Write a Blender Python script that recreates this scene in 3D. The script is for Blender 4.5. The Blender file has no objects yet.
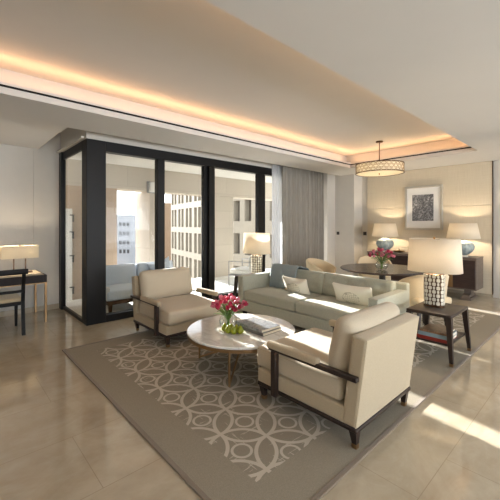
import bpy, bmesh, math, random
from mathutils import Vector, Matrix
random.seed(7)
PI = math.pi
SC = bpy.context.scene
COL = SC.collection

# ------------------------------------------------------------------ helpers
def NB(): return bmesh.new()

def xform(bm, verts, M):
    if M is not None:
        for v in verts: v.co = M @ v.co

def box(bm, x0, x1, y0, y1, z0, z1, bev=0.0, seg=2, M=None):
    vs = [bm.verts.new((x, y, z)) for x in (x0, x1) for y in (y0, y1) for z in (z0, z1)]
    q = [(0,1,3,2),(4,6,7,5),(0,4,5,1),(2,3,7,6),(0,2,6,4),(1,5,7,3)]
    fs = [bm.faces.new([vs[i] for i in f]) for f in q]
    if bev > 0:
        es = list({e for f in fs for e in f.edges})
        r = bmesh.ops.bevel(bm, geom=es, offset=bev, segments=seg, profile=0.5, affect='EDGES')
        vs = list({v for f in r['faces'] for v in f.verts} | {v for v in vs if v.is_valid})
    xform(bm, vs, M)
    return bm

def taper(bm, c0, s0, c1, s1, M=None):
    """four-sided tapered bar between two rectangles (centre, half sizes)"""
    vs = []
    for c, s in ((c0, s0), (c1, s1)):
        for a, b in ((-1,-1),(1,-1),(1,1),(-1,1)):
            vs.append(bm.verts.new((c[0]+a*s[0], c[1]+b*s[1], c[2])))
    for f in ((3,2,1,0),(4,5,6,7),(0,1,5,4),(1,2,6,5),(2,3,7,6),(3,0,4,7)):
        bm.faces.new([vs[i] for i in f])
    xform(bm, vs, M)
    return bm

def lathe(bm, prof, n=32, c=(0,0,0), sx=1.0, sy=1.0, p=2.0, cap0=True, cap1=True, M=None, rib=0.0, nrib=0):
    rings = []; allv = []
    for r, z in prof:
        ring = []
        for i in range(n):
            a = 2*PI*i/n; ca, sa = math.cos(a), math.sin(a)
            k = 1.0
            if p != 2.0: k = (abs(ca)**p + abs(sa)**p)**(-1.0/p)
            if nrib: k *= 1 + rib*math.cos(nrib*a)
            ring.append(bm.verts.new((c[0]+r*k*ca*sx, c[1]+r*k*sa*sy, c[2]+z)))
        rings.append(ring); allv += ring
    for a, b in zip(rings, rings[1:]):
        for i in range(n):
            j = (i+1) % n
            bm.faces.new((a[i], a[j], b[j], b[i]))
    if cap0: bm.faces.new(list(reversed(rings[0])))
    if cap1: bm.faces.new(rings[-1])
    xform(bm, allv, M)
    return bm

def tube(bm, pts, r, n=8, closed=False, cap=True):
    pts = [Vector(p) for p in pts]; m = len(pts); rings = []
    rr = r if isinstance(r, (list, tuple)) else [r]*m
    up0 = None
    for i, p in enumerate(pts):
        if closed: t = pts[(i+1) % m] - pts[i-1]
        else: t = pts[min(i+1, m-1)] - pts[max(i-1, 0)]
        t.normalize()
        if up0 is None:
            up0 = Vector((0,0,1)) if abs(t.z) < 0.9 else Vector((1,0,0))
        s = t.cross(up0)
        if s.length < 1e-4: s = t.cross(Vector((0.3,1,0.2)))
        s.normalize(); u = s.cross(t).normalized(); up0 = u
        rings.append([bm.verts.new(p + rr[i]*(math.cos(2*PI*k/n)*s + math.sin(2*PI*k/n)*u)) for k in range(n)])
    pr = list(zip(rings, rings[1:]))
    if closed: pr.append((rings[-1], rings[0]))
    for a, b in pr:
        for k in range(n):
            j = (k+1) % n
            bm.faces.new((a[k], a[j], b[j], b[k]))
    if cap and not closed:
        bm.faces.new(list(reversed(rings[0]))); bm.faces.new(rings[-1])
    return bm

def gridbox(bm, xs, ys, zs):
    d = {}
    def V(x, y, z):
        k = (round(x,6), round(y,6), round(z,6))
        if k not in d: d[k] = bm.verts.new((x, y, z))
        return d[k]
    def sheet(A, B, mk, flip):
        for i in range(len(A)-1):
            for j in range(len(B)-1):
                q = [mk(A[i],B[j]), mk(A[i+1],B[j]), mk(A[i+1],B[j+1]), mk(A[i],B[j+1])]
                if flip: q.reverse()
                bm.faces.new(q)
    sheet(xs, ys, lambda a,b: V(a,b,zs[-1]), False)
    sheet(xs, ys, lambda a,b: V(a,b,zs[0]), True)
    sheet(xs, zs, lambda a,b: V(a,ys[0],b), False)
    sheet(xs, zs, lambda a,b: V(a,ys[-1],b), True)
    sheet(ys, zs, lambda a,b: V(xs[-1],a,b), False)
    sheet(ys, zs, lambda a,b: V(xs[0],a,b), True)
    return list(d.values())

def cushion(bm, c, h, r=0.03, puff=0.02, pinch=0.0, n=10, M=None, ax=2, wob=0.0, tufts=None, boths=True):
    """soft rounded block: half sizes h, corner radius r; the two big faces (axis ax) bulge by puff"""
    def lines(L):
        k = 4
        e = [L - r + r*math.sin(PI/2*i/k) for i in range(k+1)]
        m = [(-1+2*i/n)*(L-r) for i in range(n+1)]
        return sorted({round(v,6) for v in m + e + [-x for x in e]})
    hs = list(h)
    vs = gridbox(bm, lines(h[0]), lines(h[1]), lines(h[2]))
    o = [i for i in range(3) if i != ax]
    for v in vs:
        p = v.co.copy()
        q = Vector([max(-(hs[i]-r), min(hs[i]-r, p[i])) for i in range(3)])
        dlt = p - q
        if dlt.length > 1e-7: p = q + dlt.normalized()*r
        s, t = p[o[0]]/hs[o[0]], p[o[1]]/hs[o[1]]
        s2, t2 = min(1, abs(s)), min(1, abs(t))
        w = (1-s2**2.5)*(1-t2**2.5)
        sg = p[ax]/hs[ax]
        if boths or sg > 0:
            p[ax] += sg*puff*w
        if pinch:
            e = (abs(s2*t2))**3
            p[o[0]] += math.copysign(pinch*e, s); p[o[1]] += math.copysign(pinch*e, t)
            p[ax] *= 1 - 0.75*max(s2, t2)**4
            side = pinch*0.9
            p[o[0]] -= math.copysign(side*(1-t2**2)*s2**3, s)
            p[o[1]] -= math.copysign(side*(1-s2**2)*t2**3, t)
        if wob:
            p[ax] += wob*(math.sin(9*p[o[0]]+3*p[o[1]])*math.cos(7*p[o[1]]+1.3))*sg
        if tufts:
            for (ta, tb) in tufts:
                dd = (p[o[0]]-ta)**2 + (p[o[1]]-tb)**2
                p[ax] -= sg*0.022*math.exp(-dd/0.0016)
        v.co = p + Vector(c)
    xform(bm, vs, M)
    return bm

def prism(bm, pts, y0, y1, axis='y', M=None):
    """extrude a 2-D outline; axis y: pts are (x,z); axis x: pts are (y,z); axis z: pts are (x,y)"""
    def mk(a, b, t):
        return {'y': (a, t, b), 'x': (t, a, b), 'z': (a, b, t)}[axis]
    A = [bm.verts.new(mk(a, b, y0)) for a, b in pts]
    B = [bm.verts.new(mk(a, b, y1)) for a, b in pts]
    n = len(pts)
    bm.faces.new(A); bm.faces.new(list(reversed(B)))
    for i in range(n):
        j = (i+1) % n
        bm.faces.new((A[j], A[i], B[i], B[j]))
    xform(bm, A+B, M)
    return bm

def link(name, bm, mat, parent=None, label=None, smooth=40):
    me = bpy.data.meshes.new(name)
    bmesh.ops.recalc_face_normals(bm, faces=bm.faces)
    bm.to_mesh(me); bm.free()
    if smooth:
        me.polygons.foreach_set('use_smooth', [True]*len(me.polygons))
        me.set_sharp_from_angle(angle=math.radians(smooth))
    me.materials.append(mat)
    o = bpy.data.objects.new(name, me); COL.objects.link(o)
    if parent is not None: o.parent = parent
    if label: o['label'] = label
    return o

def thing(name, label, cat, loc=(0,0,0), rz=0.0, group=None):
    o = bpy.data.objects.new(name, None); COL.objects.link(o)
    o.empty_display_size = 0.1
    o.location = loc; o.rotation_euler = (0, 0, rz)
    o['label'] = label; o['category'] = cat
    if group: o['group'] = group
    return o

def tag(o, label, cat, group=None, kind=None):
    o['label'] = label; o['category'] = cat
    if group: o['group'] = group
    if kind: o['kind'] = kind
    return o

def struct(name, bm, mat, smooth=None):
    o = link(name, bm, mat, None, None, smooth)
    o['kind'] = 'structure'
    return o

def dup(root, loc, rz=None, label=None, group=None):
    r = root.copy(); COL.objects.link(r); r.location = loc
    if rz is not None: r.rotation_euler = (0, 0, rz)
    if label: r['label'] = label
    if group: r['group'] = group
    for ch in list(root.children):
        c = ch.copy(); COL.objects.link(c); c.parent = r
        for g in list(ch.children):
            d = g.copy(); COL.objects.link(d); d.parent = c
    return r

def rotM(c, ax, deg):
    return Matrix.Translation(c) @ Matrix.Rotation(math.radians(deg), 4, ax) @ Matrix.Translation([-a for a in c])

# ------------------------------------------------------------------ materials
def S(c):   # sRGB 0-255 to linear
    return tuple(((v/255)/12.92 if v/255 <= 0.04045 else ((v/255+0.055)/1.055)**2.4) for v in c) + (1.0,)

class Mt:
    def __init__(s, name):
        s.m = bpy.data.materials.new(name); s.m.use_nodes = True
        s.t = s.m.node_tree; s.t.nodes.clear()
        s.out = s.N('ShaderNodeOutputMaterial')
    def N(s, ty, **kw):
        n = s.t.nodes.new(ty)
        for k, v in kw.items(): setattr(n, k, v)
        return n
    def L(s, a, b): s.t.links.new(a, b)
    def val(s, node, name, v): node.inputs[name].default_value = v
    def bsdf(s, col, rough=0.5, metal=0.0, spec=0.5, **kw):
        b = s.N('ShaderNodeBsdfPrincipled')
        b.inputs['Base Color'].default_value = col; b.inputs['Roughness'].default_value = rough
        b.inputs['Metallic'].default_value = metal; b.inputs['Specular IOR Level'].default_value = spec
        for k, v in kw.items(): b.inputs[k].default_value = v
        s.L(b.outputs[0], s.out.inputs[0]); s.b = b
        return b
    def coord(s, scale=(1,1,1), kind='Object', rot=(0,0,0)):
        tc = s.N('ShaderNodeTexCoord'); mp = s.N('ShaderNodeMapping')
        mp.inputs['Scale'].default_value = scale; mp.inputs['Rotation'].default_value = rot
        s.L(tc.outputs[kind], mp.inputs[0]); return mp.outputs[0]
    def noise(s, vec, scale, detail=4, rough=0.55, dist=0.0):
        n = s.N('ShaderNodeTexNoise'); n.inputs['Scale'].default_value = scale
        n.inputs['Detail'].default_value = detail; n.inputs['Roughness'].default_value = rough
        n.inputs['Distortion'].default_value = dist
        s.L(vec, n.inputs['Vector']); return n.outputs['Fac']
    def ramp(s, fac, stops):
        r = s.N('ShaderNodeValToRGB'); e = r.color_ramp.elements
        while len(e) < len(stops): e.new(0.5)
        for i, (p, c) in enumerate(stops): e[i].position = p; e[i].color = c
        s.L(fac, r.inputs[0]); return r.outputs[0]
    def bump(s, h, strength=0.2, dist=0.01):
        b = s.N('ShaderNodeBump'); b.inputs['Strength'].default_value = strength
        b.inputs['Distance'].default_value = dist
        s.L(h, b.inputs['Height']); s.L(b.outputs[0], s.b.inputs['Normal'])
    def math(s, op, a, b=None, c=None):
        n = s.N('ShaderNodeMath', operation=op)
        for i, x in enumerate((a, b, c)):
            if x is None: continue
            if isinstance(x, (int, float)): n.inputs[i].default_value = x
            else: s.L(x, n.inputs[i])
        return n.outputs[0]
    def mix(s, fac, a, b):
        n = s.N('ShaderNodeMix', data_type='RGBA')
        if isinstance(fac, (int, float)): n.inputs[0].default_value = fac
        else: s.L(fac, n.inputs[0])
        for i, x in ((6, a), (7, b)):
            if isinstance(x, tuple): n.inputs[i].default_value = x
            else: s.L(x, n.inputs[i])
        return n.outputs[2]

def plain(name, c, rough=0.5, metal=0.0, var=0.06, scale=6, bump=0.0, bscale=60, **kw):
    m = Mt(name); m.bsdf(S(c), rough, metal, **kw)
    v = m.coord(); f = m.noise(v, scale)
    a = tuple(x*(1-var) for x in S(c)[:3]) + (1,); b = tuple(min(1, x*(1+var)) for x in S(c)[:3]) + (1,)
    m.L(m.ramp(f, [(0.3, a), (0.7, b)]), m.b.inputs['Base Color'])
    if bump: m.bump(m.noise(v, bscale, 3), bump, 0.004)
    return m.m

def fabric(name, c, c2=None, scale=260, rough=0.9, stretch=(1,1,1), bump=0.25):
    m = Mt(name); m.bsdf(S(c), rough, spec=0.2)
    m.b.inputs['Sheen Weight'].default_value = 0.25; m.b.inputs['Sheen Roughness'].default_value = 0.5
    v = m.coord(stretch); f = m.noise(v, scale, 2); g = m.noise(m.coord(), 5, 3)
    c2 = c2 or tuple(int(x*0.87) for x in c)
    col = m.ramp(f, [(0.3, S(c2)), (0.7, S(c))])
    col2 = m.mix(m.math('MULTIPLY', g, 0.22), col, S(tuple(int(x*0.86) for x in c)))
    m.L(col2, m.b.inputs['Base Color'])
    m.bump(f, bump, 0.002)
    return m.m

def wood(name, c, c2, rough=0.35, sc=(3,40,3), spec=0.4):
    m = Mt(name); m.bsdf(S(c), rough, spec=spec)
    v = m.coord(sc); f = m.noise(v, 2.0, 6, 0.6, 0.6)
    m.L(m.ramp(f, [(0.3, S(c)), (0.7, S(c2))]), m.b.inputs['Base Color'])
    m.bump(f, 0.08, 0.002)
    return m.m

M = {}
M['wall'] = plain('wall_paint', (206,202,195), 0.85, var=0.02, bump=0.05, bscale=200)
M['ceiling'] = plain('ceiling_paint', (216,214,211), 0.9, var=0.012, scale=2)
M['soffit'] = M['ceiling']
M['black_frame'] = plain('black_aluminium', (19,19,20), 0.45, 0.0, var=0.1, spec=0.25)
M['black'] = plain('black_lacquer', (15,13,12), 0.5, spec=0.2, var=0.1)
M['darkwood'] = wood('espresso_wood', (38,29,26), (58,46,41), 0.33)
M['deskwood'] = wood('desk_dark_wood', (24,16,14), (38,26,23), 0.45, spec=0.2)
M['sidewood'] = wood('sideboard_wood', (45,33,32), (66,51,48), 0.3, (3,3,30))
M['sidegrey'] = wood('grey_brown_wood', (98,86,78), (116,104,94), 0.4, (3,3,24))
M['tablewood'] = wood('table_top_wood', (64,54,50), (88,76,70), 0.22, (30,3,3))
M['brass'] = plain('antique_brass', (158,128,92), 0.32, 0.9, var=0.1)
M['bronze'] = plain('dark_bronze', (92,70,52), 0.35, 0.85, var=0.1)
M['steel'] = plain('brushed_steel', (150,150,150), 0.3, 0.9)
M['cream'] = fabric('cream_linen', (192,178,153), (172,158,133))
M['cream_light'] = fabric('pale_cream_linen', (204,192,170), (186,173,151))
M['sage'] = fabric('sage_upholstery', (180,182,167), (160,162,148), 160, stretch=(1,1,0.4))
M['sage_dark'] = M['sage']
M['throw'] = fabric('blue_grey_throw', (150,163,168), (126,140,146), 120)
M['blue_fabric'] = fabric('outdoor_blue_fabric', (206,216,228), (192,203,216), 90)
M['white_fabric'] = fabric('white_outdoor_fabric', (225,225,222), (210,210,206), 90)
M['chair_cream'] = fabric('dining_chair_cream', (224,207,176), (206,188,156))
M['white'] = plain('white_paint', (228,226,220), 0.5, var=0.02)
M['ceramic_white'] = plain('ivory_ceramic', (228,222,206), 0.25, var=0.04, scale=40)
M['paper'] = plain('page_paper', (220,214,200), 0.8, var=0.08, scale=80)
M['beige_seat'] = fabric('desk_chair_seat_fabric', (196,180,150))
M['conc'] = plain('pale_render', (196,198,198), 0.8, var=0.03, scale=0.2)
M['distant_white'] = plain('distant_white_render', (138,141,145), 0.85, var=0.03, scale=0.2)
M['brown_build'] = plain('brown_stone', (128,106,84), 0.85, var=0.06, scale=0.5)
M['dark_glass'] = plain('facade_window', (78,70,62), 0.35, var=0.15, scale=0.6)
M['black_glass'] = plain('dark_facade_window', (50,50,52), 0.3, var=0.2, scale=0.6)
M['dirt'] = plain('street_surface', (150,140,126), 0.9, var=0.1, scale=0.05)
M['stem'] = plain('flower_stem', (104,132,62), 0.5, var=0.15, scale=30)
M['leaf'] = plain('tulip_leaf', (92,122,58), 0.5, var=0.2, scale=30)
M['tulip'] = plain('tulip_petal', (184,40,78), 0.45, var=0.4, scale=30)
M['tulip_pale'] = plain('pale_tulip_petal', (214,120,140), 0.5, var=0.3, scale=30)
M['pear'] = plain('green_pear_skin', (140,150,34), 0.35, var=0.22, scale=25)
M['switch'] = plain('dark_switch_plate', (44,40,38), 0.35, var=0.05)

def tile_floor():
    m = Mt('polished_limestone'); m.bsdf(S((190,176,152)), 0.08, spec=0.5, IOR=1.62)
    tc = m.N('ShaderNodeTexCoord'); mp = m.N('ShaderNodeMapping')
    mp.inputs['Location'].default_value = (-2.28+4.8, -0.69+6.0, 0)
    m.L(tc.outputs['Object'], mp.inputs[0])
    br = m.N('ShaderNodeTexBrick'); br.offset = 0.36; br.offset_frequency = 2
    for k, v in (('Scale', 1.0), ('Mortar Size', 0.0022), ('Mortar Smooth', 0.2), ('Brick Width', 1.2), ('Row Height', 0.6), ('Bias', 0.0)):
        br.inputs[k].default_value = v
    br.inputs['Color1'].default_value = (0.35,0.35,0.35,1); br.inputs['Color2'].default_value = (0.65,0.65,0.65,1)
    br.inputs['Mortar'].default_value = (0.5,0.5,0.5,1)
    m.L(mp.outputs[0], br.inputs[0])
    v = m.coord((1,1,1)); big = m.noise(v, 1.7, 5, 0.6, 1.2)
    w = m.noise(m.coord((1.4,2.2,1)), 2.4, 7, 0.7, 1.2)
    c = m.ramp(big, [(0.25, S((158,143,120))), (0.5, S((174,160,137))), (0.75, S((190,178,157)))])
    c = m.mix(m.math('MULTIPLY', m.math('POWER', w, 2.0), 0.75), c, S((212,203,186)))
    hsv = m.N('ShaderNodeHueSaturation'); m.L(c, hsv.inputs['Color'])
    m.L(m.math('ADD', m.math('MULTIPLY', br.outputs['Color'], 0.16), 0.91), hsv.inputs['Value'])
    c = m.mix(m.math('MULTIPLY', br.outputs['Fac'], 0.45), hsv.outputs[0], S((120,106,86)))
    m.L(c, m.b.inputs['Base Color'])
    m.L(m.math('ADD', m.math('MULTIPLY', big, 0.07), 0.03), m.b.inputs['Roughness'])
    return m.m
M['floor'] = tile_floor()

def rug_mat():
    m = Mt('patterned_rug'); m.bsdf(S((140,130,118)), 0.95, spec=0.1)
    tc = m.N('ShaderNodeTexCoord'); sp = m.N('ShaderNodeSeparateXYZ'); m.L(tc.outputs['Object'], sp.inputs[0])
    X, Y = sp.outputs[0], sp.outputs[1]
    Mx = lambda op, a, b=None: m.math(op, a, b)
    x0, y0, h = 1.395, 2.03, 0.2205         # a ring centre; nodes lie h away along x and y
    a = h*math.sqrt(2)
    u = Mx('MULTIPLY', Mx('ADD', Mx('SUBTRACT', X, x0), Mx('SUBTRACT', Y, y0)), 1/math.sqrt(2)/a)
    v = Mx('MULTIPLY', Mx('SUBTRACT', Mx('SUBTRACT', X, x0), Mx('SUBTRACT', Y, y0)), 1/math.sqrt(2)/a)
    fu = Mx('ABSOLUTE', Mx('SUBTRACT', u, Mx('ROUND', u))); fv = Mx('ABSOLUTE', Mx('SUBTRACT', v, Mx('ROUND', v)))
    def dist(cu, cv):
        p = Mx('POWER', Mx('SUBTRACT', fu, cu), 2.0) if cu else Mx('MULTIPLY', fu, fu)
        q = Mx('POWER', Mx('SUBTRACT', fv, cv), 2.0) if cv else Mx('MULTIPLY', fv, fv)
        return Mx('SQRT', Mx('ADD', p, q))
    # (1-f)^2 written with ABS to stay real
    def dist1(uu, vv):
        pu = Mx('SUBTRACT', 1.0, fu) if uu else fu
        pv = Mx('SUBTRACT', 1.0, fv) if vv else fv
        return Mx('SQRT', Mx('ADD', Mx('MULTIPLY', pu, pu), Mx('MULTIPLY', pv, pv)))
    R = 0.7071
    lw = 0.0125/a
    ds = [Mx('ABSOLUTE', Mx('SUBTRACT', dist1(*k), R)) for k in ((0,0),(1,0),(0,1))]
    dm = Mx('MINIMUM', Mx('MINIMUM', ds[0], ds[1]), ds[2])
    line = Mx('LESS_THAN', dm, lw)
    ring = Mx('LESS_THAN', Mx('ABSOLUTE', Mx('SUBTRACT', dist1(0,0), 0.062/a)), 0.009/a)
    pat = Mx('MAXIMUM', line, ring)
    # brushed strokes crossing the pattern in places
    vec = m.coord((1,1,1), rot=(0,0,0.5)); st = m.noise(m.coord((2.2,26,1), rot=(0,0,0.55)), 2.0, 2, 0.5)
    st2 = m.noise(m.coord((26,2.2,1), rot=(0,0,0.2)), 2.0, 2, 0.5)
    stroke = Mx('MULTIPLY', Mx('GREATER_THAN', Mx('MAXIMUM', st, st2), 0.665), 0.8)
    pat = Mx('MAXIMUM', pat, stroke)
    # worn: pattern strength varies a little
    wear = Mx('ADD', Mx('MULTIPLY', m.noise(vec, 7, 3), 0.35), 0.68)
    ix = Mx('MULTIPLY', Mx('GREATER_THAN', X, 1.285), Mx('LESS_THAN', X, 6.3))
    iy = Mx('MULTIPLY', Mx('GREATER_THAN', Y, 1.34), Mx('LESS_THAN', Y, 3.97))
    inside = Mx('MULTIPLY', ix, iy)
    fac = Mx('MULTIPLY', Mx('MULTIPLY', pat, wear), inside)
    fine = m.noise(m.coord(), 220, 2)
    base = m.ramp(fine, [(0.3, S((140,132,118))), (0.7, S((157,149,134)))])
    fieldc = m.ramp(m.noise(m.coord((1,1,1)), 3, 3), [(0.3, S((128,120,108))), (0.7, S((146,138,124)))])
    base = m.mix(Mx('MULTIPLY', inside, 0.45), base, fieldc)
    m.L(m.mix(fac, base, S((198,189,175))), m.b.inputs['Base Color'])
    m.bump(Mx('ADD', fine, Mx('MULTIPLY', fac, 1.0)), 0.35, 0.003)
    return m.m
M['rug'] = rug_mat()
M['rug_bind'] = fabric('rug_binding', (136,122,106), (116,102,88))

def marble():
    m = Mt('white_marble'); m.bsdf(S((214,210,204)), 0.08, spec=0.6)
    v = m.coord(); f = m.noise(v, 3.5, 8, 0.62, 1.6)
    m.L(m.ramp(f, [(0.3, S((224,222,218))), (0.5, S((242,241,238))), (0.56, S((218,216,212))), (0.62, S((240,239,236)))]), m.b.inputs['Base Color'])
    return m.m
M['marble'] = marble()

def glass_pane():
    m = Mt('window_glass')
    t = m.N('ShaderNodeBsdfTransparent'); g = m.N('ShaderNodeBsdfGlossy'); mx = m.N('ShaderNodeMixShader')
    t.inputs[0].default_value = (0.96,0.97,0.97,1); g.inputs['Roughness'].default_value = 0.0
    fr = m.N('ShaderNodeFresnel'); ge = m.N('ShaderNodeNewGeometry')
    m.L(m.math('SUBTRACT', 1.22, m.math('MULTIPLY', ge.outputs['Backfacing'], 1.22-1/1.22)), fr.inputs[0])   # same reflectance from both faces
    m.L(fr.outputs[0], mx.inputs[0]); m.L(t.outputs[0], mx.inputs[1]); m.L(g.outputs[0], mx.inputs[2])
    m.L(mx.outputs[0], m.out.inputs[0]); return m.m
M['glass'] = glass_pane()

def vase_glass():
    m = Mt('clear_vase_glass')
    t = m.N('ShaderNodeBsdfTransparent'); g = m.N('ShaderNodeBsdfGlossy'); mx = m.N('ShaderNodeMixShader')
    t.inputs[0].default_value = (0.97,0.98,0.97,1); g.inputs['Roughness'].default_value = 0.03
    fr = m.N('ShaderNodeLayerWeight'); fr.inputs[0].default_value = 0.12
    m.L(fr.outputs['Facing'], mx.inputs[0]); m.L(t.outputs[0], mx.inputs[1]); m.L(g.outputs[0], mx.inputs[2])
    m.L(mx.outputs[0], m.out.inputs[0]); return m.m
M['vase'] = vase_glass()

def translucent(name, c, tr=0.5, transp=0.0, fine=200, stretch=(1,1,1)):
    m = Mt(name)
    d = m.N('ShaderNodeBsdfDiffuse'); t = m.N('ShaderNodeBsdfTranslucent'); mx = m.N('ShaderNodeMixShader')
    f = m.noise(m.coord(stretch), fine, 2)
    col = m.ramp(f, [(0.3, tuple(x*0.93 for x in S(c)[:3])+(1,)), (0.7, S(c))])
    m.L(col, d.inputs[0]); m.L(col, t.inputs[0]); mx.inputs[0].default_value = tr
    m.L(d.outputs[0], mx.inputs[1]); m.L(t.outputs[0], mx.inputs[2])
    if transp:
        tp = m.N('ShaderNodeBsdfTransparent'); m2 = m.N('ShaderNodeMixShader'); m2.inputs[0].default_value = transp
        m.L(mx.outputs[0], m2.inputs[1]); m.L(tp.outputs[0], m2.inputs[2]); m.L(m2.outputs[0], m.out.inputs[0])
    else: m.L(mx.outputs[0], m.out.inputs[0])
    return m.m
M['shade'] = translucent('linen_lampshade', (250,243,230), 0.5)
M['shade_desk'] = translucent('desk_lampshade', (250,243,226), 0.5)
M['drum'] = translucent('pendant_diffuser', (252,248,238), 0.62)
M['sheer'] = translucent('sheer_voile', (240,242,246), 0.5, 0.30, 60, (1,1,0.05))
M['curtain'] = fabric('grey_curtain', (170,166,158), (148,144,137), 90, stretch=(1,1,0.05))

def stone(name, c, w=0.9, h=0.45, dark=0.88):
    m = Mt(name); m.bsdf(S(c), 0.75, spec=0.25)
    tc = m.N('ShaderNodeTexCoord'); sp = m.N('ShaderNodeSeparateXYZ'); m.L(tc.outputs['Object'], sp.inputs[0])
    cb = m.N('ShaderNodeCombineXYZ')
    m.L(m.math('ADD', sp.outputs[0], sp.outputs[1]), cb.inputs[0]); m.L(sp.outputs[2], cb.inputs[1])
    br = m.N('ShaderNodeTexBrick'); br.offset = 0.5
    for k, v in (('Scale', 1.0), ('Mortar Size', 0.004*h/0.45), ('Brick Width', w), ('Row Height', h)): br.inputs[k].default_value = v
    br.inputs['Color1'].default_value = S(c); br.inputs['Color2'].default_value = S(tuple(int(x*0.96) for x in c))
    br.inputs['Mortar'].default_value = S(tuple(int(x*dark) for x in c))
    m.L(cb.outputs[0], br.inputs[0])
    n = m.noise(m.coord((1,1,3)), 3, 5)
    m.L(m.mix(m.math('MULTIPLY', n, 0.3), br.outputs['Color'], S(tuple(int(x*0.9) for x in c))), m.b.inputs['Base Color'])
    return m.m
M['stone'] = stone('limestone_cladding', (200,190,176))
M['stone_warm'] = stone('warm_limestone', (186,164,142), 0.8, 0.3)
M['stone_cream'] = stone('cream_facade_stone', (150,140,123), 1.6, 0.8, 0.92)
M['terrace'] = stone('terrace_paving', (226,224,218), 0.6, 0.6)
M['terrace'].node_tree.nodes  # procedural

def panel_mat():
    m = Mt('linen_wall_panel'); m.bsdf(S((214,203,182)), 0.85, spec=0.2)
    f = m.noise(m.coord((1,60,1)), 3, 3); g = m.noise(m.coord((1,1,140)), 2, 2)
    s = m.math('MULTIPLY', m.math('ADD', f, g), 0.5)
    m.L(m.ramp(s, [(0.35, S((204,192,170))), (0.65, S((220,210,190)))]), m.b.inputs['Base Color'])
    m.bump(s, 0.08, 0.002); return m.m
M['panel'] = panel_mat()

def blue_ceramic():
    m = Mt('blue_glazed_ceramic'); m.bsdf(S((120,146,158)), 0.22, spec=0.6)
    f = m.noise(m.coord((1,1,0.6)), 14, 5, 0.6, 0.8)
    m.L(m.ramp(f, [(0.3, S((132,148,152))), (0.55, S((168,180,180))), (0.75, S((198,204,200)))]), m.b.inputs['Base Color'])
    return m.m
M['blue_ceramic'] = blue_ceramic()

def embroid():
    m = Mt('embroidered_cushion'); m.bsdf(S((224,218,204)), 0.9, spec=0.2)
    tc = m.N('ShaderNodeTexCoord'); vo = m.N('ShaderNodeTexVoronoi'); vo.feature = 'DISTANCE_TO_EDGE'
    vo.inputs['Scale'].default_value = 34; vo.inputs['Randomness'].default_value = 0.35
    m.L(tc.outputs['Object'], vo.inputs['Vector'])
    ln = m.math('LESS_THAN', vo.outputs['Distance'], 0.07)
    sp = m.N('ShaderNodeSeparateXYZ'); m.L(tc.outputs['Object'], sp.inputs[0])
    e = m.math('ADD', m.math('MULTIPLY', sp.outputs[0], sp.outputs[0]), m.math('MULTIPLY', m.math('MULTIPLY', sp.outputs[2], sp.outputs[2]), 2.2))
    msk = m.math('LESS_THAN', e, 0.0155)
    fac = m.math('MULTIPLY', m.math('MULTIPLY', ln, msk), 0.75)
    m.L(m.mix(fac, S((226,220,206)), S((164,158,140))), m.b.inputs['Base Color'])
    m.bump(m.noise(m.coord(), 240, 2), 0.2, 0.002)
    return m.m
M['embroid'] = embroid()

def art():
    m = Mt('tree_photograph_print'); m.bsdf((0.5,0.5,0.5,1), 0.4)
    n = m.noise(m.coord(), 10, 6, 0.7, 1.5)
    vo = m.N('ShaderNodeTexVoronoi'); vo.feature = 'DISTANCE_TO_EDGE'; vo.inputs['Scale'].default_value = 22
    mp = m.coord(); dn = m.N('ShaderNodeTexNoise'); dn.inputs['Scale'].default_value = 9
    m.L(mp, dn.inputs['Vector']); ad = m.N('ShaderNodeVectorMath', operation='MULTIPLY_ADD')
    m.L(dn.outputs['Color'], ad.inputs[0]); ad.inputs[1].default_value = (0.12,0.12,0.12); m.L(mp, ad.inputs[2])
    m.L(ad.outputs[0], vo.inputs['Vector'])
    br = m.math('LESS_THAN', vo.outputs['Distance'], 0.045)
    c = m.ramp(n, [(0.35, S((84,86,90))), (0.5, S((132,134,138))), (0.66, S((205,206,210)))])
    m.L(m.mix(m.math('MULTIPLY', br, 0.8), c, S((36,36,38))), m.b.inputs['Base Color'])
    return m.m
M['art'] = art()

def cover(name, cols, scale=14):
    m = Mt(name); m.bsdf(S(cols[0]), 0.35)
    f = m.noise(m.coord(), scale, 5, 0.6, 1.0); k = len(cols)
    m.L(m.ramp(f, [(0.3+0.4*i/(k-1), S(c)) for i, c in enumerate(cols)]), m.b.inputs['Base Color'])
    return m.m
M['cover_photo'] = cover('printed_photo_cover', [(60,62,66),(150,152,156),(96,100,104),(190,190,188)], 12)
M['cover_grey'] = cover('grey_book_cover', [(88,86,84),(110,108,104)])
M['cover_blue'] = cover('blue_book_cover', [(124,148,160),(140,164,176)])
M['cover_red'] = cover('red_book_cover', [(120,34,28),(150,48,38)])
M['cover_brown'] = cover('brown_book_cover', [(92,66,50),(140,108,84),(70,50,40)])

# ------------------------------------------------------------------ room shell
ZC = 2.70            # soffit height
YW, XR = 5.05, 1.50  # window planes
YD = 6.46            # desk wall
XP = 8.0             # panel wall

b = NB()
prism(b, [(-2.0,-5.0),(8.12,-5.0),(8.12,5.15),(1.6,5.15),(1.6,6.56),(-2.0,6.56)], -0.12, 0.0, 'z')
struct('floor', b, M['floor'])
b = NB()
prism(b, [(1.6,5.15),(12,5.15),(12,7.6),(-0.5,7.6),(-0.5,6.66),(1.6,6.66)], -0.14, -0.01, 'z')
o = struct('trim_1', b, M['terrace'])

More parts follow.
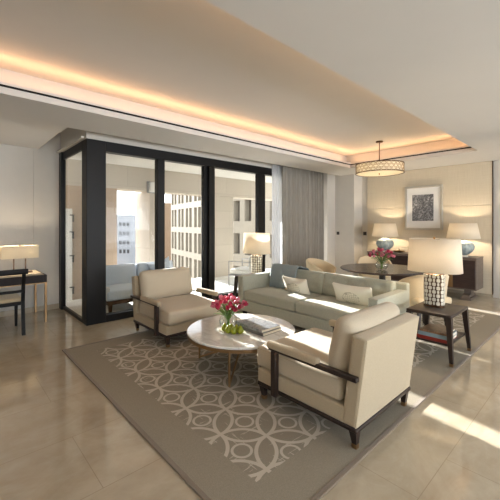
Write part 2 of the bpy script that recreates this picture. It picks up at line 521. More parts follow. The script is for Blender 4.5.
b = NB()   # ceiling: soffit round a raised tray, troughs behind the lips, curtain pocket
TY0, TY1, TX0, TX1 = 1.54, 3.95, -1.5, 6.70
ZT = 3.03
box(b, -2, 8.12, -5.0, TY0, ZC, ZC+.03)
box(b, -2, 8.12, TY1, 4.77, ZC, ZC+.03)
box(b, TX1, 8.12, TY0, TY1, ZC, ZC+.03)
box(b, -2, TX0, TY0, TY1, ZC, ZC+.03)
box(b, -2, 1.17, 4.77, 6.56, ZC, ZC+.03)
LZ = 2.815
box(b, TX0, TX1, TY1, TY1+.02, ZC+.03, LZ)
box(b, TX0, TX1, TY0-.02, TY0, ZC+.03, LZ)
box(b, TX1, TX1+.02, TY0-.02, TY1+.02, ZC+.03, LZ)
box(b, TX0-.02, TX0, TY0-.02, TY1+.02, ZC+.03, LZ)
tw = 0.24
box(b, TX0-tw, TX1+tw, TY1+tw, TY1+tw+.03, ZC+.03, ZT)
box(b, TX0-tw, TX1+tw, TY0-tw-.03, TY0-tw, ZC+.03, ZT)
box(b, TX1+tw, TX1+tw+.03, TY0-tw-.03, TY1+tw+.03, ZC+.03, ZT)
box(b, TX0-tw-.03, TX0-tw, TY0-tw-.03, TY1+tw+.03, ZC+.03, ZT)
box(b, 1.17-.02, 8.12, 4.75, 4.77, ZC+.03, ZT)
box(b, 1.15, 1.17, 4.77, 6.56, ZC+.03, ZT)
box(b, -2.05, 8.17, -5.1, 6.66, ZT, ZT+.08)
struct('ceiling', b, M['ceiling'])
b = NB()  # dark linear slot running round the tray, just under the lip
e = .004
box(b, TX0, TX1, TY1-e, TY1, 2.765, 2.786)
box(b, TX1-e, TX1, TY0, TY1-e, 2.765, 2.786)
box(b, TX0, TX1-e, TY0, TY0+e, 2.765, 2.786)
struct('trim_2', b, M['black'])

b = NB(); box(b, -2.0, 1.50, YD, YD+.15, 0, ZT); box(b, 1.10, 1.47, YD-.012, YD, 0, 2.93)
struct('wall_left', b, M['wall'])
b = NB(); box(b, -2.1, -2.0, -5.0, YD+.15, 0, ZT); struct('wall_side', b, M['wall'])
b = NB()   # rear wall with two wide window openings (behind the camera)
box(b, -2.0, 8.12, -5.1, -5.0, 0, 0.35); box(b, -2.0, 8.12, -5.1, -5.0, 2.5, ZT)
for x0, x1 in ((-2,-1.2),(2.9,3.3),(7.4,8.12)): box(b, x0, x1, -5.1, -5.0, 0.35, 2.5)
struct('wall_rear', b, M['wall'])
b = NB()   # wall carrying the panels plus the deeper block left of it
box(b, XP, XP+.12, -5.0, 5.30, 0, ZT)
box(b, 7.6, XP, 4.38, 5.30, 0, ZT)
box(b, 7.25, 7.6, 4.93, 5.30, 0, ZT)
struct('wall_right', b, M['wall'])
b = NB()   # masonry over the window frames
box(b, XR, 7.25, YW+.01, YW+.2, 2.67, ZT); box(b, XR, XR+.2, YW+.2, YD+.15, 2.67, ZT)
struct('wall_window', b, M['wall'])
b = NB(); box(b, -2.0, 1.47, YD-.028, YD-.0125, 0, .085); struct('baseboard_left', b, M['floor'])
b = NB(); box(b, XP-.014, XP, -5.0, 1.58, 0, .08); struct('baseboard_right', b, M['wall'])

# fabric panel wall: three bands of panels
t = thing('wall_panel', 'beige linen panelling with two horizontal joints behind the sideboard', 'wall panel', (XP, 2.9, 0))
for z0, z1 in ((0.06,0.897),(0.903,1.827),(1.833,2.695)):
    b = NB(); box(b, -.045, -.004, -1.31, 1.31, z0, z1, .002, 1); link('panel', b, M['panel'], t, smooth=None)
b = NB(); box(b, -.05, -.001, -1.325, -1.312, 0.06, 2.695); link('edge_trim', b, M['bronze'], t, smooth=None)
b = NB(); box(b, -.03, -.001, -1.31, 1.31, 0.001, 0.06); link('plinth', b, M['floor'], t, smooth=None)

# ------------------------------------------------------------------ window wall
fm = M['black_frame']
def frame_struct(name, boxes, panes):
    b = NB()
    for q in boxes: box(b, *q, bev=.004, seg=1)
    o = struct(name, b, fm)
    b = NB()
    for q in panes: box(b, *q)
    p = link('pane', b, M['glass'], o, smooth=None)
    return o
frame_struct('window_1', [            # sliding wall: corner post, header, sill, mullions
    (XR, 1.77, YW, YW+.20, 0, 2.67), (1.77, 7.25, YW, YW+.14, 2.52, 2.67), (1.77, 7.25, YW, YW+.14, 0, .10),
    (2.60, 2.73, YW+.01, YW+.12, .10, 2.52), (3.54, 3.80, YW+.05, YW+.13, .10, 2.52), (3.625, 3.74, YW-.005, YW+.10, .10, 2.52),
    (4.94, 5.16, YW+.05, YW+.13, .10, 2.52), (4.90, 5.06, YW-.005, YW+.10, .10, 2.52), (6.1, 6.2, YW+.02, YW+.12, .10, 2.52), (7.23, 7.25, YW+.02, YW+.12, .10, 2.52)],
    [(1.77, 7.22, YW+.075, YW+.081, .10, 2.52)])
frame_struct('window_2', [
    (XR, XR+.05, YW+.2, YD-.001, 2.55, 2.67), (XR, XR+.05, YW+.2, YD-.001, 0, .05), (XR, XR+.04, YD-.16, YD-.001, .05, 2.55),
    (XR, XR+.05, YW+.2, YW+.22, .05, 2.55), (XR-.03, XR, YD-.16, YD-.001, 0, 2.67)],
    [(XR+.015, XR+.021, YW+.22, YD-.16, .05, 2.55)])
b = NB(); box(b, XR-.07, XR-.035, YW, YD, 2.66, 2.69); struct('trim_3', b, M['wall'])

# curtains
def folds(name, x0, x1, yc, z0, z1, amp, wl, mat, parent=None, seed=1, lean=0.0):
    rnd = random.Random(seed); b = NB(); n = int((x1-x0)/wl*12); rows = 9; grid = []
    ph = [rnd.uniform(0.75,1.25) for _ in range(200)]
    acc = 0; P = []
    for i in range(n+1):
        s = i/n; acc += (2*PI/12)*ph[int(i/12)]
        P.append((x0+(x1-x0)*s, acc, rnd.uniform(-.001,.001)))
    for r in range(rows):
        t_ = r/(rows-1); row = []
        for x, a, j in P:
            aa = amp*(0.75+0.35*(1-t_)) 
            row.append(b.verts.new((x + 0.25*amp*math.sin(2*a+t_*.6) + lean*t_*(x-x0), yc + aa*math.sin(a + 0.25*math.sin(3*t_+x*4)) + .15*amp*math.sin(2.7*a+2*t_) + j, z0+(z1-z0)*t_)))
        grid.append(row)
    for r in range(rows-1):
        for i in range(n): b.faces.new((grid[r][i], grid[r][i+1], grid[r+1][i+1], grid[r+1][i]))
    o = link(name, b, mat, parent, smooth=180)
    md = o.modifiers.new('thickness', 'SOLIDIFY'); md.thickness = .003
    return o
o = folds('curtain', 5.50, 6.99, 4.90, .012, 2.90, .045, .115, M['curtain'], seed=3)
tag(o, 'grey full-length curtain gathered in folds at the right end of the glass wall', 'curtain')
o = folds('sheer_curtain', 5.27, 5.62, 5.005, .012, 2.90, .022, .09, M['sheer'], seed=5)
tag(o, 'white sheer curtain hanging at the left edge of the grey curtain', 'curtain')
b = NB(); box(b, 1.75, 7.24, 4.84, 4.96, 2.905, 2.928)
o = link('curtain_track', b, M['white'], smooth=None); tag(o, 'white ceiling curtain track in the pocket above the windows', 'track')

# wall switches
b = NB(); box(b, 7.59, 7.5998, 4.80, 4.88, 1.17, 1.25, .002, 1); o = link('light_switch', b, M['switch'])
tag(o, 'small square dark switch plate on the recessed wall right of the curtain', 'switch')
b = NB(); box(b, 7.988, 7.9998, 4.255, 4.345, 1.16, 1.25, .002, 1)
o = link('light_switch', b, M['switch']); tag(o, 'dark double switch plate beside the left edge of the beige panelling', 'switch')

# ------------------------------------------------------------------ terrace and outside
b = NB(); box(b, 1.62, 12, 5.26, 7.5, 2.69, 2.93); box(b, -.5, 1.62, 6.66, 7.5, 2.69, 2.93)
struct('trim_4', b, M['white'])
b = NB(); box(b, 1.3, 12, 7.0, 7.45, 2.19, 2.69); struct('trim_5', b, M['stone'])
b = NB(); box(b, 3.84, 4.04, 5.45, 5.56, -.01, 2.70, .005, 1); struct('added_sun_post', b, M['stone'])  # post hidden behind the mullion, added to block a band of sun
t = thing('stone_pier', 'warm limestone pier at the left end of the terrace', 'column', (2.0, 7.2, -.01))
b = NB(); box(b, -.7, .68, -.19, .24, 0, 2.20); link('shaft', b, M['stone_warm'], t, smooth=None)
t = thing('terrace_column', 'pale stone column outside the first large pane, carrying a wall light', 'column', (3.35, 7.22, -.01))
b = NB(); box(b, .06, .27, -.2, .55, 0, 2.20, .01, 1); link('shaft', b, M['stone'], t, smooth=None)
b = NB(); box(b, .05, .28, -.21, .56, 0, .08); link('base', b, M['white'], t, smooth=None)
t = thing('terrace_column', 'shaded grey stone column outside the third large pane', 'column', (5.53, 7.22, -.01))
b = NB(); box(b, -.33, .33, -.2, .22, 0, 2.20, .01, 1); link('shaft', b, M['stone'], t, smooth=None)
b = NB(); box(b, -.34, .34, -.22, .24, 0, .06); link('base', b, M['white'], t, smooth=None)
# wall light on the beam over the first pane
t = thing('wall_light', 'square grey outdoor wall light high on the terrace beam', 'wall lamp', (3.42, 6.995, 2.14))
b = NB(); box(b, -.09, .09, -.02, 0, 0, .26, .003, 1); link('back_plate', b, M['steel'], t)
b = NB(); box(b, -.05, .09, -.10, -.02, .02, .24, .006, 1); link('diffuser', b, M['white'], t, label='pale box diffuser')
# white louvred panel with dark brackets seen through the side window
t = thing('shutter_panel', 'narrow white panel with dark iron brackets on the terrace wall', 'shutter', (1.78, 6.995, -.01))
b = NB(); box(b, -.10, .03, -.05, 0, 0, 1.75, .004, 1); link('panel', b, M['white'], t)
for z in (.25, .85, 1.3, 1.62):
    b = NB(); box(b, .03, .06, -.06, -.02, z-.12, z); box(b, -.02, .06, -.08, -.052, z, z+.02)
    link('bracket', b, M['black'], t, smooth=None)

# outdoor sofa
t = thing('outdoor_sofa', 'blue-grey cushioned outdoor sofa on the terrace behind the glass', 'sofa', (2.75, 5.95, -.01))
b = NB(); box(b, -.80, .80, -.46, .42, .14, .20, .01, 1); link('frame', b, M['bronze'], t)
for sx in (-.74, .74):
    for sy in (-.40, .36):
        b = NB(); taper(b, (sx, sy, 0), (.02,.02), (sx, sy, .14), (.03,.03)); link('leg', b, M['bronze'], t, smooth=None)
for i in (-1, 1):
    b = NB(); cushion(b, (i*.40, -.05, .275), (.39, .38, .075), .035, .015); link('seat_cushion', b, M['blue_fabric'], t)
    b = NB(); cushion(b, (i*.40, .27, .50), (.39, .09, .20), .05, .03, ax=1, M=rotM((0,.27,.35), 'X', -12)); link('back_cushion', b, M['blue_fabric'], t)
b = NB(); box(b, -.80, .80, .36, .40, .2, .62, .01, 1); link('backrest', b, M['white_fabric'], t)
b = NB(); box(b, -.80, -.74, -.40, .36, .2, .42, .01, 1); link('arm', b, M['white_fabric'], t)
b = NB(); box(b, .74, .80, -.40, .36, .2, .42, .01, 1); link('arm', b, M['white_fabric'], t)
b = NB(); cushion(b, (0,0,0), (.23,.07,.17), .03, .02, pinch=.03, ax=1)
o = link('cushion', b, M['blue_fabric']); o.location = (3.18, 6.04, .56); o.rotation_euler = (math.radians(-18), math.radians(-14), 0)
tag(o, 'pale blue cushion leaning on the right end of the outdoor sofa', 'cushion')

# outdoor chair
t = thing('outdoor_chair', 'metal-framed outdoor armchair with white cushions on the terrace', 'chair', (5.25, 5.80, -.01), math.radians(200))
for s in (-1, 1):
    b = NB(); tube(b, [(s*.32, .30, 0), (s*.32, .30, .60), (s*.32, -.30, .60), (s*.32, -.30, 0)], .014, 6); link('arm_frame', b, M['steel'], t)
b = NB(); tube(b, [(-.32,.30,.60), (-.32,.34,.76), (.32,.34,.76), (.32,.30,.60)], .014, 6); link('back_frame', b, M['steel'], t)
b = NB(); box(b, -.32, .32, -.30, .30, .27, .30); link('seat_frame', b, M['steel'], t)
b = NB(); cushion(b, (0,-.01,.36), (.29,.29,.06), .03, .015); link('seat_cushion', b, M['white_fabric'], t)
b = NB(); cushion(b, (0,.25,.55), (.29,.06,.17), .03, .02, ax=1); link('back_cushion', b, M['white_fabric'], t)

# far buildings
CAMH = 1.45; FPX = 333.0
aa = math.atan2(361, 333); Fd = Vector((math.cos(aa), math.sin(aa), 0)); Rd = Vector((math.sin(aa), -math.cos(aa), 0))
def rd(r, d, z=0.0): return Fd*d + Rd*r + Vector((0,0,z))     # metres right of / ahead of the viewpoint

def facade(name, label, r0, d0, r1, d1, z0, z1, depth, mat, wins, wmat, rec=.35):
    """a building whose front runs from (r0,d0) to (r1,d1); wins = list of (s0,s1,z0,z1) in metres along the front"""
    A, B = rd(r0, d0), rd(r1, d1); dv = (B-A); Lf = dv.length; ang = math.atan2(dv.y, dv.x)
    t = thing(name, label, 'building', (A.x, A.y, z0), ang)
    # front wall as piers and spandrels so the windows are real recesses
    b = NB(); H = z1-z0
    xs = sorted({0.0, Lf} | {round(w[0],3) for w in wins} | {round(w[1],3) for w in wins})
    zs = sorted({0.0, H} | {round(w[2]-z0,3) for w in wins} | {round(w[3]-z0,3) for w in wins})
    for i in range(len(xs)-1):
        for j in range(len(zs)-1):
            cx, cz = (xs[i]+xs[i+1])/2, (zs[j]+zs[j+1])/2
            if any(w[0] < cx < w[1] and w[2]-z0 < cz < w[3]-z0 for w in wins): continue
            box(b, xs[i], xs[i+1], 0, rec, zs[j], zs[j+1])
    bmesh.ops.remove_doubles(b, verts=b.verts, dist=.001)
    box(b, 0.02, Lf-.02, rec+.12, depth, 0, H)
    link('walls', b, mat, t, smooth=None)
    for w in wins:
        b = NB(); box(b, w[0]+.001, w[1]-.001, rec-.06, rec+.02, w[2]-z0+.001, w[3]-z0-.001)
        link('window', b, wmat, t, smooth=None)
    return t, Lf

# white block far beyond the first pane
w = []
for j, zc in enumerate((1.4, -2.1, -5.6, -9.1)):
    for i in range(3):
        s = .9 + i*1.5
        w.append((s, s+1.0, zc-.9, zc+.6))
facade('office_building', 'distant white block with four rows of small dark windows', -52.0, 130, -45.9, 130, -15, 5.0, 12, M['distant_white'], w, M['black_glass'])
facade('low_building', 'low brown building with pale piers below the distant white block', -53.0, 118, -42.5, 116, -24, -14.2, 8, M['brown_build'],
       [(1+i*1.9, 2.0+i*1.9, -22, -15.5) for i in range(6)], M['dark_glass'])
facade('tan_building', 'tan building seen in the gap right of the distant white block', -46.5, 150, -38, 150, -24, -1.0, 10, M['brown_build'],
       [(.8+i*1.6, 1.6+i*1.6, z, z+1.6) for i in range(5) for z in (-18,-13,-8,-4)], M['dark_glass'])
# cream facade with a regular grid of tall windows, second pane
w = []
for j in range(-3, 3):
    z0 = 1.0 + j*3.6
    for i in range(8):
        s = .45 + i*1.75 + (-.25 if i % 2 else 0)
        w.append((s, s+1.05, z0, z0+2.75))
facade('stone_building', 'cream stone building with rows of paired tall windows', -13.3, 56, -5.2, 42, -14, 10, 14, M['stone_cream'], w, M['dark_glass'], .5)
# nearer cream facade in the third and fourth panes
w = []
for j in range(-3, 3):
    z0 = 1.75 + j*3.5
    for i in range(6):
        s = 1.0 + i*2.0
        w.append((s, s+1.15, z0, z0+2.2))
facade('stone_building', 'nearer cream stone building with square openings beyond the third pane', -3.6, 38.5, 4.4, 28, -14, 9, 12, M['stone_cream'], w, M['dark_glass'], .7)
facade('brown_building', 'brown building edge at the left of the cream facade', -22.5, 75, -17.0, 75, -14, 6.2, 8, M['brown_build'], [(1.2,2.2,2,4)], M['dark_glass'])
b = NB(); box(b, -150, 250, 9, 300, -24.6, -24.0); struct('ground', b, M['dirt'])

# ------------------------------------------------------------------ rug
b = NB(); box(b, 1.01, 6.60, 1.045, 4.245, .001, .012, .003, 1)
o = link('area_rug', b, M['rug'], smooth=None)
tag(o, 'large taupe rug with pale interlocking circle and leaf pattern under the seating', 'rug')
b = NB()
for q in ((1.0,1.03,1.035,4.255),(6.58,6.61,1.035,4.255),(1.03,6.58,1.035,1.065),(1.03,6.58,4.225,4.255)): box(b, q[0],q[1],q[2],q[3],.001,.015,.003,1)
link('binding', b, M['rug_bind'], o)
RZ = .012

# ------------------------------------------------------------------ armchairs (local: x across, y from back (0) to front (+))
def armchair(label, loc, rz):
    t = thing('armchair', label, 'armchair', loc, rz)
    hw = .415
    b = NB(); box(b, -hw, hw, .0, .90, .115, .145, .006, 1); link('base_rail', b, M['darkwood'], t)
    for sx in (-1, 1):
        for y in (.035, .86):
            b = NB(); taper(b, (sx*(hw-.045), y, .028), (.016,.016), (sx*(hw-.035), y, .116), (.026,.026))
            lg = link('leg', b, M['darkwood'], t, smooth=None)
            b = NB(); taper(b, (sx*(hw-.046), y, 0), (.0165,.0165), (sx*(hw-.045), y, .03), (.0175,.0175))
            link('brass_cap', b, M['brass'], lg, smooth=None)
    b = NB(); cushion(b, (0,.45,.20), (hw-.004,.448,.056), .015, .0); link('seat_base', b, M['cream'], t)
    b = NB(); cushion(b, (0,.53,.338), (hw-.018,.405,.080), .035, .016, wob=.002)
    s = link('seat_cushion', b, M['cream_light'], t)
    b = NB()
    for z in (.270,.403):
        y0, y1, X = .15, .915, hw-.026
        tube(b, [(-X,y0,z),(-X,y1,z),(X,y1,z),(X,y0,z)], .0045, 6, closed=True)
    link('piping', b, M['cream'], s)
    # raked upholstered back slab
    R = rotM((0,.02,.145), 'X', 7.5)
    b = NB(); cushion(b, (0,.058,.437), (hw,.05,.292), .018, .004, ax=1, M=R); k = link('backrest', b, M['cream'], t)
    b = NB()
    for y in (.012,.104):
        pts = [(-hw+.008,y,.15),(-hw+.008,y,.722),(hw-.008,y,.722),(hw-.008,y,.15)]
        tube(b, [R @ Vector(p) for p in pts], .0045, 6)
    link('piping', b, M['cream'], k)
    R2 = rotM((0,.12,.42), 'X', 13)
    b = NB(); cushion(b, (0,.20,.60), (hw-.03,.070,.20), .066, .055, ax=1, M=R2, wob=.005, n=12); link('back_cushion', b, M['cream_light'], t)
    for sx in (-1, 1):
        x = sx*(hw+.012)
        # flat wooden arm rail from the back to the pad, with front post
        b = NB(); box(b, x-.022, x+.022, -.015, .74, .452, .484, .004, 1); a = link('arm_rail', b, M['darkwood'], t)
        b = NB(); box(b, x-.008-.014, x+.008+.014, .665, .715, .105, .455, .003, 1); link('arm_post', b, M['darkwood'], t)
        b = NB(); cushion(b, (x-.002*sx, .52, .489), (.027,.245,.031), .024, .004, n=6); link('arm_pad', b, M['cream'], t)
    return t
near = armchair('cream armchair with wooden arms in the foreground, its back to the viewer', (2.320, 1.08, RZ), 0)
far = dup(near, (2.305, 4.375, RZ), PI, 'cream armchair with wooden arms beside the glass wall, facing the viewer')

# ------------------------------------------------------------------ sofa (runs along y, faces -x)
t = thing('sofa', 'long sage green sofa with two wide seat cushions and low arms, on the rug', 'sofa', (3.95, 2.89, RZ))
sx0, sx1, sy = -.47, .45, 1.17        # front, back, half length (outside arms)
b = NB(); cushion(b, (-.045, 0, .155), (.42, sy-.005, .088), .015, .0); link('base', b, M['sage'], t)
for x in (-.40, .31):
    for y in (-1.08, 1.08):
        b = NB(); taper(b, (x,y,0), (.022,.022), (x,y,.07), (.03,.03)); link('leg', b, M['darkwood'], t, smooth=None)
for s, nm in ((1,'left'),(-1,'right')):
    b = NB(); cushion(b, (-.055, s*(sy-.06), .425), (.415,.06,.185), .018, .003, ax=1); a = link('arm', b, M['sage'], t)
    b = NB(); X0, X1, y0, y1, z = -.464, .35, s*(sy-.114), s*(sy-.006), .606
    tube(b, [(X0,y0,z),(X1,y0,z),(X1,y1,z),(X0,y1,z)], .004, 6, closed=True); link('piping', b, M['sage'], a)
b = NB(); cushion(b, (.345, 0, .47), (.050, sy-.004, .225), .02, .003, ax=0); link('backrest', b, M['sage'], t)
for s in (-1, 1):
    b = NB(); cushion(b, (-.105, s*.526, .318), (.365,.522,.07), .03, .014, wob=.002, n=14); k = link('seat_cushion', b, M['sage'], t)
    b = NB(); z = .372
    tube(b, [(-.463,s*.012,z),(-.463,s*1.04,z),(.25,s*1.04,z),(.25,s*.012,z)], .004, 6, closed=True); link('piping', b, M['sage'], k)
    tf = [(y, z) for y in (-.36,-.12,.12,.36) for z in (-.05,.07)]
    b = NB(); cushion(b, (.245, s*.515, .545), (.085,.52,.165), .035, .018, ax=0, tufts=tf, n=26, M=rotM((.245,0,.38), 'Y', 9)); link('back_cushion', b, M['sage'], t)

def rect_pillow(label, loc, rot, hx=.235, hz=.135):
    b = NB(); cushion(b, (0,0,0), (hx,.05,hz), .03, .028, pinch=.010, ax=1, n=14)
    o = link('throw_pillow', b, M['embroid']); o.location = loc; o.rotation_euler = rot
    return tag(o, label, 'pillow')
# pillow local: x length, y thickness, z height; the sofa faces -x so length runs along y
rect_pillow('white embroidered lumbar pillow on the left seat of the sofa, below the throw', (3.95, 3.25, .512), (math.radians(22), 0, math.radians(-90)))
rect_pillow('white embroidered lumbar pillow on the right seat of the sofa', (3.95, 2.29, .515), (math.radians(22), 0, math.radians(-88)), .275, .15)

# throw draped over the left end of the sofa back
b = NB()
prof = [(.028,.40),(.036,.50),(.050,.60),(.078,.695),(.110,.745),(.155,.762),(.21,.755),(.28,.730),(.36,.712),(.380,.700),(.388,.66),(.390,.55)]
rows = []
for i in range(25):
    y = .42 + .54*i/24
    w_ = .004*math.sin(y*38) + .003*math.sin(y*71+1)
    rows.append([b.verts.new((x + w_ - .006, y + .008*math.sin(z*9), z + RZ*0 + w_*.6 + .004)) for x, z in prof])
for r0, r1 in zip(rows, rows[1:]):
    for k in range(len(prof)-1): b.faces.new((r0[k], r0[k+1], r1[k+1], r1[k]))
o = link('throw_blanket', b, M['throw'], smooth=80); o.location = (3.97, 2.89, RZ)
md = o.modifiers.new('thickness', 'SOLIDIFY'); md.thickness = .010; md.offset = 1
tag(o, 'blue-grey throw draped over the left end of the sofa back', 'blanket')

# ------------------------------------------------------------------ coffee table
TC = (2.25, 2.57); TR = .55; TZ = .385
t = thing('coffee_table', 'round white marble coffee table on a brass base', 'table', (TC[0], TC[1], RZ))
b = NB(); lathe(b, [(TR-.02,.348),(TR-.004,.352),(TR,.360),(TR,.366),(TR-.006,.373)], 72); link('tabletop', b, M['marble'], t)
b = NB(); lathe(b, [(TR-.012,.318),(TR-.004,.320),(TR-.004,.348),(TR-.03,.3485)], 72); link('rim', b, M['brass'], t)
for k in (216,118,36,298):
    a = math.radians(k); x, y = .48*math.cos(a), .48*math.sin(a)
    b = NB(); tube(b, [(x,y,0),(x,y,.32)], .011, 8); link('leg', b, M['brass'], t)
    b = NB(); tube(b, [(x,y,.012),(0,0,.20)], .010, 8); link('brace', b, M['brass'], t)
b = NB(); lathe(b, [(.03,.18),(.035,.20),(.03,.22)], 16); link('hub', b, M['brass'], t)

def make_tulip(name, group, label, petal, stem_pts, head_r=.017, head_h=.042):
    t = thing(name, label, 'flower', (0,0,0), 0, group)
    return t

def bouquet(cx, cy, z0, ztop, n, spread, heads, petal_mats, label, group, hr=.018, hh=.045, cinch=.03, seed=1):
    rnd = random.Random(seed)
    for i in range(n):
        a = 2*PI*i*0.381966*1.0 + rnd.uniform(-.2,.2); q = math.sqrt((i+.5)/n)
        tx, ty = spread*q*math.cos(a), spread*q*math.sin(a); tz = ztop - .45*spread*q*q - rnd.uniform(0, heads)
        t = thing('tulip', label, 'flower', (cx, cy, z0), 0, group)
        bx, by = -cinch*math.cos(a)*q*.7, -cinch*math.sin(a)*q*.7
        H = tz - z0
        P = [Vector((bx,by,.006)), Vector((bx*.2,by*.2,H*.35)), Vector((tx*.4,ty*.4,H*.68)), Vector((tx*.8,ty*.8,H*.92)), Vector((tx,ty,H))]
        b = NB(); tube(b, P, .0028, 6); link('stem', b, M['stem'], t)
        d = (P[4]-P[3]).normalized(); d = (d + Vector((0,0,.5))).normalized()
        q4 = Vector((0,0,1)).rotation_difference(d).to_matrix().to_4x4()
        MM = Matrix.Translation(P[4]) @ q4
        b = NB()
        op = rnd.uniform(.55, 1.25)
        for k in range(6):
            ka = k*PI/3 + rnd.uniform(-.15,.15); rr = hr*(1.0 if k % 2 else .82)
            cs = []
            for s_, wd, ro, zz in ((0,.25,.15,0),(0,.85,.85,.3),(0,.95,1.05,.62),(0,.5,.95*op,.9),(0,.05,.75*op+.1,1.08)):
                row = []
                for w_ in (-1,0,1):
                    an = ka + w_*wd*.62; r_ = rr*ro*(1.0 if w_ else 1.06)
                    row.append(b.verts.new(MM @ Vector((r_*math.cos(an), r_*math.sin(an), zz*hh))))
                cs.append(row)
            for r0, r1 in zip(cs, cs[1:]):
                for w_ in (0,1): b.faces.new((r0[w_], r0[w_+1], r1[w_+1], r1[w_]))
        hd = link('bloom', b, petal_mats[i % len(petal_mats)], t, smooth=60)
        md = hd.modifiers.new('thickness', 'SOLIDIFY'); md.thickness = .0012
        if i % 2 == 0:
            b = NB(); la = a + .9; rows = []
            for s_ in range(7):
                u_ = s_/6; r_ = .012 + spread*.85*u_**1.4; zz = H*.42 + H*.42*math.sin(u_*PI*.62)
                w_ = .011*math.sin(PI*(.08+.92*u_)) + .0006
                c = Vector((r_*math.cos(la), r_*math.sin(la), zz)); sd = Vector((-math.sin(la), math.cos(la), 0))
                rows.append((b.verts.new(c-sd*w_), b.verts.new(c+Vector((0,0,-.004))), b.verts.new(c+sd*w_)))
            for r0, r1 in zip(rows, rows[1:]):
                for k in (0,1): b.faces.new((r0[k], r0[k+1], r1[k+1], r1[k]))
            lf = link('leaf', b, M['leaf'], t, smooth=80)
            md = lf.modifiers.new('thickness', 'SOLIDIFY'); md.thickness = .001

TT = RZ + .3732
def gvase(label, cx, cy, z, R, H, neck):
    t = thing('glass_vase', label, 'vase', (cx, cy, z))
    pr = [(R*.45,.0),(R*.75,H*.10),(R*.98,H*.32),(R,H*.48),(R*.9,H*.68),(neck,H*.86),(neck*1.12,H)]
    inn = [(neck*1.08,H),(neck*.94,H*.86),(R*.86,H*.68),(R*.95,H*.48),(R*.93,H*.32),(R*.7,H*.14),(.001,H*.08)]
    b = NB(); lathe(b, pr+inn, 32, cap1=True); link('body', b, M['vase'], t, smooth=80)
    b = NB(); lathe(b, [(R*.66,H*.15),(R*.91,H*.33),(R*.93,H*.48),(R*.90,H*.55)], 24); link('water', b, M['vase'], t, smooth=60)
    return t
VC = (2.14, 2.645)
gvase('round clear glass vase of pink tulips on the marble coffee table', VC[0], VC[1], TT, .095, .175, .052)
bouquet(VC[0], VC[1], TT+.012, TT+.315, 34, .165, .075, [M['tulip'], M['tulip'], M['tulip_pale'], M['tulip']], 'pink tulip in the glass vase on the coffee table', 'tulips in the coffee table vase', .022, .050, seed=4)

# plate of pears
PC = (2.07, 2.50)
t = thing('plate', 'shallow white oval plate of green pears on the coffee table', 'plate', (PC[0], PC[1], TT), math.radians(-70))
b = NB(); lathe(b, [(.06,0),(.065,.004),(.115,.018),(.118,.021),(.112,.021),(.06,.008),(.001,.007)], 40, sx=1.25, sy=.72); link('dish', b, M['ceramic_white'], t)
prf = [(.004,0),(.022,.003),(.032,.018),(.0335,.030),(.028,.046),(.018,.060),(.013,.070),(.006,.075)]
first = None
pos = [(-.085,0,0),(-.03,.028,1),(-.025,-.032,2),(.035,.024,3),(.035,-.03,4),(.09,.0,5)]
pr_labels = ['green pear at the left end of the oval plate', 'green pear on the vase side of the plate, second from the left', 'green pear on the near side of the plate, left of centre',
             'green pear on the vase side of the plate, right of centre', 'green pear on the near side of the plate, right of centre', 'green pear at the right end of the oval plate']
ca, sa = math.cos(math.radians(-70)), math.sin(math.radians(-70))
for (x, y, i), lb in zip(pos, pr_labels):
    loc = (PC[0]+x*ca-y*sa, PC[1]+x*sa+y*ca, TT+.0085+(.004 if abs(x) > .06 else 0))
    if first is None:
        first = thing('pear', lb, 'pear', loc)
        b = NB(); lathe(b, prf, 20); link('fruit', b, M['pear'], first, smooth=80)
        b = NB(); tube(b, [(0,0,.073),(.002,.001,.083),(.006,.002,.09)], .0015, 5); link('stem', b, M['bronze'], first)
    else:
        p_ = dup(first, loc, i*1.3, lb)
    (first if i == 0 else p_)['group'] = 'pears on the plate'

def book(label, c, hx, hy, th, rz, cov, group=None, name='book'):
    t = thing(name, label, 'book', c, rz, group)
    b = NB(); box(b, -hx, hx, -hy, hy, 0, .003); box(b, -hx, hx, -hy, hy, th-.003, th); box(b, -hx, -hx+.004, -hy, hy, .003, th-.003)
    link('cover', b, cov, t, smooth=None)
    b = NB(); box(b, -hx+.004, hx-.005, -hy+.005, hy-.005, .003, th-.003); link('pages', b, M['paper'], t, smooth=None)
    return t
BR = math.radians(-38)
book('thick pale-edged book at the bottom of the stack on the coffee table', (2.355, 2.435, TT), .135, .205, .030, math.radians(1), M['cover_grey'])
book('large picture book with a grey photo cover on top of the coffee table stack', (2.355, 2.44, TT+.0302), .13, .20, .026, math.radians(-1), M['cover_photo'])

# ------------------------------------------------------------------ end tables
def end_table(label, loc, hx, hy, H=.505):
    t = thing('end_table', label, 'table', loc)
    b = NB(); box(b, -hx, hx, -hy, hy, H-.035, H, .012, 3); link('tabletop', b, M['darkwood'], t)
    for sx in (-1,1):
        for s in (-1,1):
            b = NB(); taper(b, (sx*(hx+.01), s*(hy+.005), .03), (.017,.017), (sx*(hx-.03), s*(hy-.03), H-.03), (.028,.028))
            lg = link('leg', b, M['darkwood'], t, smooth=None)
            b = NB(); taper(b, (sx*(hx+.012), s*(hy+.006), 0), (.016,.016), (sx*(hx+.01), s*(hy+.005), .031), (.018,.018)); link('brass_cap', b, M['brass'], lg, smooth=None)
    b = NB(); box(b, -hx+.015, hx-.015, -hy+.02, hy-.02, .185, .205, .003, 1); link('shelf', b, M['darkwood'], t)
    return t
ET = (4.08, 1.32)
end_table('dark wood end table with a shelf of books at the near sofa end', (ET[0], ET[1], RZ), .30, .225)
ET2 = (4.20, 4.42)
t2 = end_table('dark wood end table between the far end of the sofa and the glass wall', (ET2[0], ET2[1], 0.0), .30, .225, .515)
S0 = RZ + .2055
book('red book at the bottom of the stack on the near end table shelf', (3.97, 1.29, S0), .165, .15, .035, 0, M['cover_red'])
